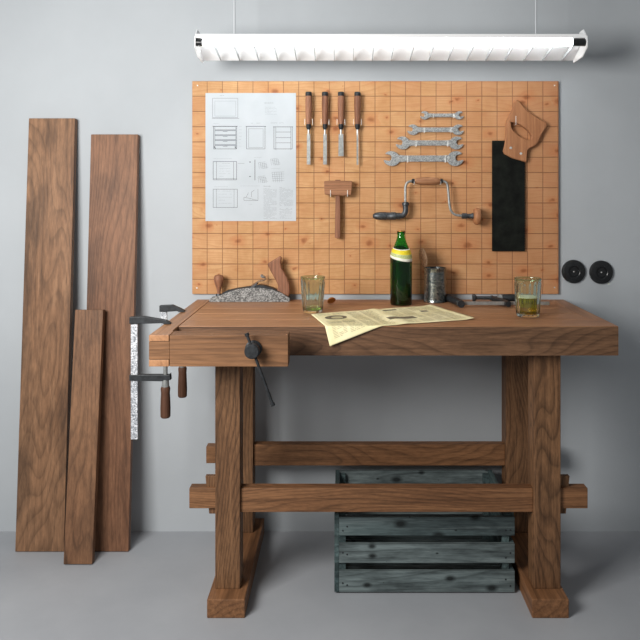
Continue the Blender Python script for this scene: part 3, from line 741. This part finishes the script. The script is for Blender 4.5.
# ------------------------------------------------------------------ glasses
def tumbler(x, y, rt, rb, h, liquid_h, mat, foam, label, cat='glass'):
    z = TZ+.0006
    tn = thing('drinking_glass', label, cat, (x, y, z), 'ribbed drinking glasses on the workbench')
    def rib(a, hh):
        t_ = (hh-z)/h
        wgt = max(0, min(1, (t_-.06)/.08))*max(0, min(1, (.92-t_)/.08))
        return 1+.05*wgt*math.cos(a*16)
    rr = lambda t_: rb+(rt-rb)*t_
    prof = [(rb*.55, z+.002), (rb*.9, z), (rb, z+.003)]
    for i in range(1, 17): prof.append((rr(i/16), z+h*i/16))
    prof = prof[:-1]; prof.append((rr(.953), z+h*.953)); prof.append((rr(.953)-.003, z+h*.953))
    inner = [(rr(i/16)-.0034, z+h*i/16) for i in range(14, 1, -1)]
    m = MB(); n = 84
    m.lathe(prof, (x, y, 0), n=n, rib=rib, cap=False)
    # close into one watertight shell: outer + inner wall + floor
    bm = m.bm; bm.verts.ensure_lookup_table()
    nring = len(prof)
    last = [bm.verts[(nring-1)*n+i] for i in range(n)]; first = [bm.verts[i] for i in range(n)]
    prev = last
    for r, hh in inner+[(rr(.08)-.006, z+.010)]:
        ring = [bm.verts.new((x+r*math.cos(2*math.pi*i/n), y+r*math.sin(2*math.pi*i/n), hh)) for i in range(n)]
        for i in range(n): bm.faces.new((prev[i], prev[(i+1)%n], ring[(i+1)%n], ring[i]))
        prev = ring
    bm.faces.new(prev); bm.faces.new(first[::-1])
    m.build('glass_wall', M_ribglass, tn, smooth=60)
    MB().lathe([(rr(.97)+.0002, z+h*.955), (rr(1)+.0006, z+h*.97), (rr(1)+.0004, z+h+.0002), (rr(1)-.0026, z+h+.0002), (rr(1)-.0034, z+h*.985), (rr(.97)-.003, z+h*.955)], (x, y, 0), n=48, cap=False).build('rim', M_rimglass, tn, smooth=60)
    lq = MB(); g = .0037
    ps = [(rr(.08)-.0065, z+.0104)]+[(rr(.12+(liquid_h-.12)*k/6)-g, z+h*(.12+(liquid_h-.12)*k/6)) for k in range(7)]
    lq.lathe(ps, (x, y, 0), n=48); lq.build('drink', mat, tn, smooth=60, label='yellow beer' if foam else 'greenish dregs')
    if foam:
        zz = z+h*liquid_h
        MB().lathe([(rr(liquid_h)-g, zz+.0002), (rr(liquid_h)-g, zz+.0035)], (x, y, 0), n=48).build('foam', M_foam, tn, smooth=60)
tumbler(px(312.8, .246), .246, .0415, .0325, .122, .16, M_dregs, False, 'nearly empty ribbed drinking glass next to the newspaper corner')
tumbler(px(527.8, .172), .172, .0435, .0365, .126, .50, M_beer, True, 'ribbed drinking glass half full of yellow beer, on the right of the workbench')

# ------------------------------------------------------------------ bottle
bx, by, bz = .2115, .424, TZ+.0006
bo = thing('beer_bottle', 'green glass bottle with yellow and white neck label behind the newspaper', 'bottle', (bx, by, bz))
def shoulder(h):  # outer radius by height
    P_ = [(0,.037),(.004,.0396),(.165,.0398),(.178,.0388),(.19,.0355),(.203,.030),(.216,.0245),(.230,.019),(.244,.0148),(.254,.0136),(.2545,.0150),(.266,.0150),(.268,.0135)]
    for (a, ra), (b, rb) in zip(P_, P_[1:]):
        if a <= h <= b: return ra+(rb-ra)*(h-a)/(b-a)
    return .0135
hs_ = [0,.004,.03,.08,.13,.165,.172,.178,.184,.19,.197,.203,.21,.216,.223,.230,.237,.244,.254,.2545,.266,.268]
m = MB(); n = 48; outer_ = [(shoulder(h), bz+h) for h in hs_]
m.lathe([(.028, bz+.001)]+outer_, (bx, by, 0), n=n, cap=False)
bm = m.bm; bm.verts.ensure_lookup_table(); nr = len(outer_)+1
first = [bm.verts[i] for i in range(n)]; prev = [bm.verts[(nr-1)*n+i] for i in range(n)]
for h in [.266, .25, .237, .223, .21, .197, .184, .172, .15, .08, .01, .003]:
    r = (shoulder(h)-.0013 if h > .004 else .030) if h < .25 else .011
    ring = [bm.verts.new((bx+r*math.cos(2*math.pi*i/n), by+r*math.sin(2*math.pi*i/n), bz+h)) for i in range(n)]
    for i in range(n): bm.faces.new((prev[i], prev[(i+1)%n], ring[(i+1)%n], ring[i]))
    prev = ring
bm.faces.new(prev); bm.faces.new(first[::-1])
m.build('glass', M_bottle, bo, smooth=60)
MB().lathe([(.030, bz+.0033), (.0366, bz+.005)]+[(shoulder(h)-.0014, bz+h) for h in (.012, .08, .15, .165, .172, .178, .184)], (bx, by, 0), n=48).build('contents', M_dark_liquid, bo, smooth=60, label='dark contents filling the bottle body')
MB().lathe([(.0152, bz+.2660), (.0150, bz+.2684), (.0105, bz+.2686)], (bx, by, 0), n=32, cap=False).build('mouth_foil', M_gold, bo, smooth=50, label='thin golden rim on the bottle mouth')
# slanted neck label wrapped on the shoulder
lb = bmesh.new(); uvl = lb.loops.layers.uv.new('UVMap'); nu, nv = 40, 8
grid = []
for i in range(nu+1):
    row = []; a = 2*math.pi*i/nu
    tilt = -.0042*math.cos(a)-.0060*(-math.sin(a))  # lower towards the viewer
    for j in range(nv+1):
        h = .187+tilt+(.5-j/nv)*(.041+.006*math.cos(a))
        r = shoulder(h)+.0006
        row.append(lb.verts.new((bx+r*math.cos(a), by+r*math.sin(a), bz+h)))
    grid.append(row)
for i in range(nu):
    for j in range(nv):
        f = lb.faces.new((grid[i][j], grid[i][j+1], grid[i+1][j+1], grid[i+1][j]))
        for l, (U, V) in zip(f.loops, ((i, j), (i, j+1), (i+1, j+1), (i+1, j))): l[uvl].uv = (U/nu*5, V/nv)
mm = MB(); mm.bm.free(); mm.bm = lb; lo = mm.build('label', M_label, bo, smooth=True)
so = lo.modifiers.new('thick', 'SOLIDIFY'); so.thickness = .0003; so.offset = 1

# bottle cap
cp = MB(); X, Y = px(331.5, .43), .43
prof = [(.0160, 0), (.0146, .003), (.0128, .0062), (.0100, .0068)]
cp.lathe(prof, (X, Y, 0), n=42, M=Matrix.Rotation(R(25), 3, 'Z') @ Matrix.Rotation(R(-48), 3, 'X'), rib=lambda a, h: 1+.05*math.cos(21*a)*(1 if h < .004 else 0))
lo_ = min(v.co.z for v in cp.bm.verts); bmesh.ops.translate(cp.bm, verts=cp.bm.verts, vec=(0, 0, TZ+.0002-lo_))
tag(cp.build('bottle_cap', M_gold, smooth=50, loc=(X, Y, TZ+.0002)), 'golden brown crimped bottle cap lying behind the newspaper beside the nearly empty glass', 'bottle cap')

# ------------------------------------------------------------------ tin can
X, Y, Z0 = px(435, .49), .49, TZ+.0006
can = thing('tin_can', 'opened tarnished tin can with its rusty lid bent upright, behind the newspaper', 'can', (X, Y, Z0))
prof = [(.034, .002), (.0405, 0), (.0422, .001), (.0422, .004), (.0408, .006)]
for i in range(9): prof += [(.0410, .012+i*.0115), (.0406, .0175+i*.0115)]
prof += [(.0408, .120), (.0422, .123), (.0422, .1265), (.040, .127), (.0398, .122), (.0398, .012)]
m = MB(); m.lathe([(r, Z0+h) for r, h in prof], (X, Y, 0), n=48); m.build('body', M_can, can, smooth=50)
ld = MB(); lr = .037
Ml = Matrix.Rotation(R(17), 3, 'Z') @ Matrix.Rotation(R(83), 3, 'Y')
ld.lathe([(.036, -.0006), (lr, -.0003), (lr, .0006), (.033, .0003), (.032, .0012), (.014, .0012), (.012, .0004)], (X-.0445, Y-.004, Z0+.1275+lr), n=40, M=Ml)
ld.build('lid', M_rust, can, smooth=30)

# ------------------------------------------------------------------ F clamp lying on the bench
fc = thing('bar_clamp', 'bar clamp lying flat on the worktop behind the half full glass', 'clamp', (.55, .37, TZ))
zc = TZ+.0136
MB().box(.405, .735, .362, .370, zc-.006, zc+.006).build('bar', M_steel, fc, bevel=.0006)
MB().tube(smoothpath([(.418, .345, zc), (.414, .40, zc), (.398, .47, zc), (.394, .505, zc)], 4), [.013]*13, 14).build('fixed_arm', M_black, fc, smooth=True)
MB().tube([(.418, .348, zc), (.418, .384, zc)], .0132, 12).build('arm_end', M_black, fc, smooth=True)
MB().tube(smoothpath([(.585, .345, zc), (.578, .40, zc), (.560, .455, zc), (.556, .49, zc)], 4), .0105, 14).build('sliding_arm', M_black, fc, smooth=True)
zs = zc+.004
MB().tube([(.492, .47, zs), (.60, .47, zs)], .0065, 12).build('spindle', M_gun, fc, smooth=True)
MB().lathe([(.008, .480), (.0145, .481), (.0145, .488), (.009, .494)], (0, .47, zs), 'x', 20).build('swivel_pad', M_gun, fc, smooth=30)
MB().lathe([(.010, .572), (.0118, .574), (.0118, .588), (.010, .590)], (0, .47, zs), 'x', 20).build('ferrule', M_steel, fc, smooth=30)
MB().lathe([(.0105, .590), (.0128, .596), (.0145, .630), (.0138, .665), (.009, .672)], (0, .47, zs), 'x', 20).build('handle', M_black, fc, smooth=30)

# ------------------------------------------------------------------ newspaper
A_, B_, C_, D_ = Vector((-.107, .203)), Vector((.314, .385)), Vector((.423, .111)), Vector((-.040, -.068))
def S_(u, v, off=0.0):
    p = (A_*(1-u)+B_*u)*(1-v)+(D_*(1-u)+C_*u)*v
    zz = TZ+.0022; x, y = p.x, p.y
    wav = .0012*math.sin(u*7)*math.sin(v*5+1)*(1 if y > .02 else max(0, y/.02))+.004*math.exp(-((u-.5)/.05)**2)*max(0, min(1, (y-.01)/.03))
    lift = max(0, .0035*((u-.93)/.07)) if u > .93 else 0
    r = .006; e = -y-.004
    if e <= 0: return Vector((x, y, zz+abs(wav)+lift+off))
    a = e/r
    amax = R(84)
    yb_, zb_ = -.004, zz
    if a < amax: return Vector((x, yb_-(r+off)*math.sin(a), zb_-r+(r+off)*math.cos(a)))
    rem = e-amax*r
    return Vector((x, yb_-(r+off)*math.sin(amax)-rem*math.cos(amax), zb_-r+(r+off)*math.cos(amax)-rem*math.sin(amax)))
nw = MB(); nu, nv = 60, 70
g = [[nw.bm.verts.new(S_(i/nu, j/nv)) for j in range(nv+1)] for i in range(nu+1)]
for i in range(nu):
    for j in range(nv): nw.bm.faces.new((g[i][j], g[i][j+1], g[i+1][j+1], g[i+1][j]))
news = nw.build('newspaper', M_news, smooth=True, loc=(.15, .17, TZ))
so = news.modifiers.new('thick', 'SOLIDIFY'); so.thickness = .0006; so.offset = 0
tag(news, 'yellowed newspaper page spread on the workbench, one corner hanging over the front edge', 'newspaper')
ti, pi_ = MB(), MB()
def patch(m, u0, v0, u1, v1, k=1, oval=False):
    if oval:
        n = 28; cu, cv = (u0+u1)/2, (v0+v1)/2
        c = m.bm.verts.new(S_(cu, cv, .0008)); rim = []
        for i in range(n):
            a = 2*math.pi*i/n; rim.append(m.bm.verts.new(S_(cu+(u1-u0)/2*math.cos(a), cv+(v1-v0)/2*math.sin(a), .0008)))
        for i in range(n): m.bm.faces.new((c, rim[i], rim[(i+1)%n]))
        return
    ku = max(1, int((u1-u0)*30)); kv = max(1, int((v1-v0)*40))
    gg = [[m.bm.verts.new(S_(u0+(u1-u0)*i/ku, v0+(v1-v0)*j/kv, .0007)) for j in range(kv+1)] for i in range(ku+1)]
    for i in range(ku):
        for j in range(kv): m.bm.faces.new((gg[i][j], gg[i][j+1], gg[i+1][j+1], gg[i+1][j]))
pics = [(.06, .22, .22, .46), (.46, .60, .66, .74), (.55, .10, .66, .17), (.80, .30, .86, .38)]
patch(pi_, *pics[0], oval=True)
ri_ = MB(); g_ = S_; S_ = lambda u, v, off=0: g_(u, v, off+.0002); patch(ri_, .105, .29, .19, .42, oval=True); S_ = g_; ri_.build('picture_centre', M_news_ink, news)
pi_.build('picture', M_news_dark, news)
for p_ in pics[1:]:
    pi_ = MB(); patch(pi_, *p_); pi_.build('picture', M_news_dark, news)
def clear(u, v):
    return not any(a-.02 < u < c+.02 and b-.03 < v < d+.03 for a, b, c, d in pics)
for c0, c1 in ((.04, .13), (.15, .24), (.26, .35), (.37, .46), (.54, .63), (.65, .74), (.76, .85), (.87, .96)):
    v = .06
    while v < .95:
        u = c0
        while u < c1-.008:
            l = random.uniform(.012, .035); e = min(u+l, c1)
            if clear(u, v) and clear(e, v) and random.random() > .12: patch(ti, u, v, e, v+.0055)
            u += l+.006
        v += .0165
for k in range(3):
    u = .06
    while u < .22:
        l = random.uniform(.01, .02); patch(ti, u, .60+k*.03, u+l, .618+k*.03); u += l+.006
ti.build('print', M_news_ink, news)
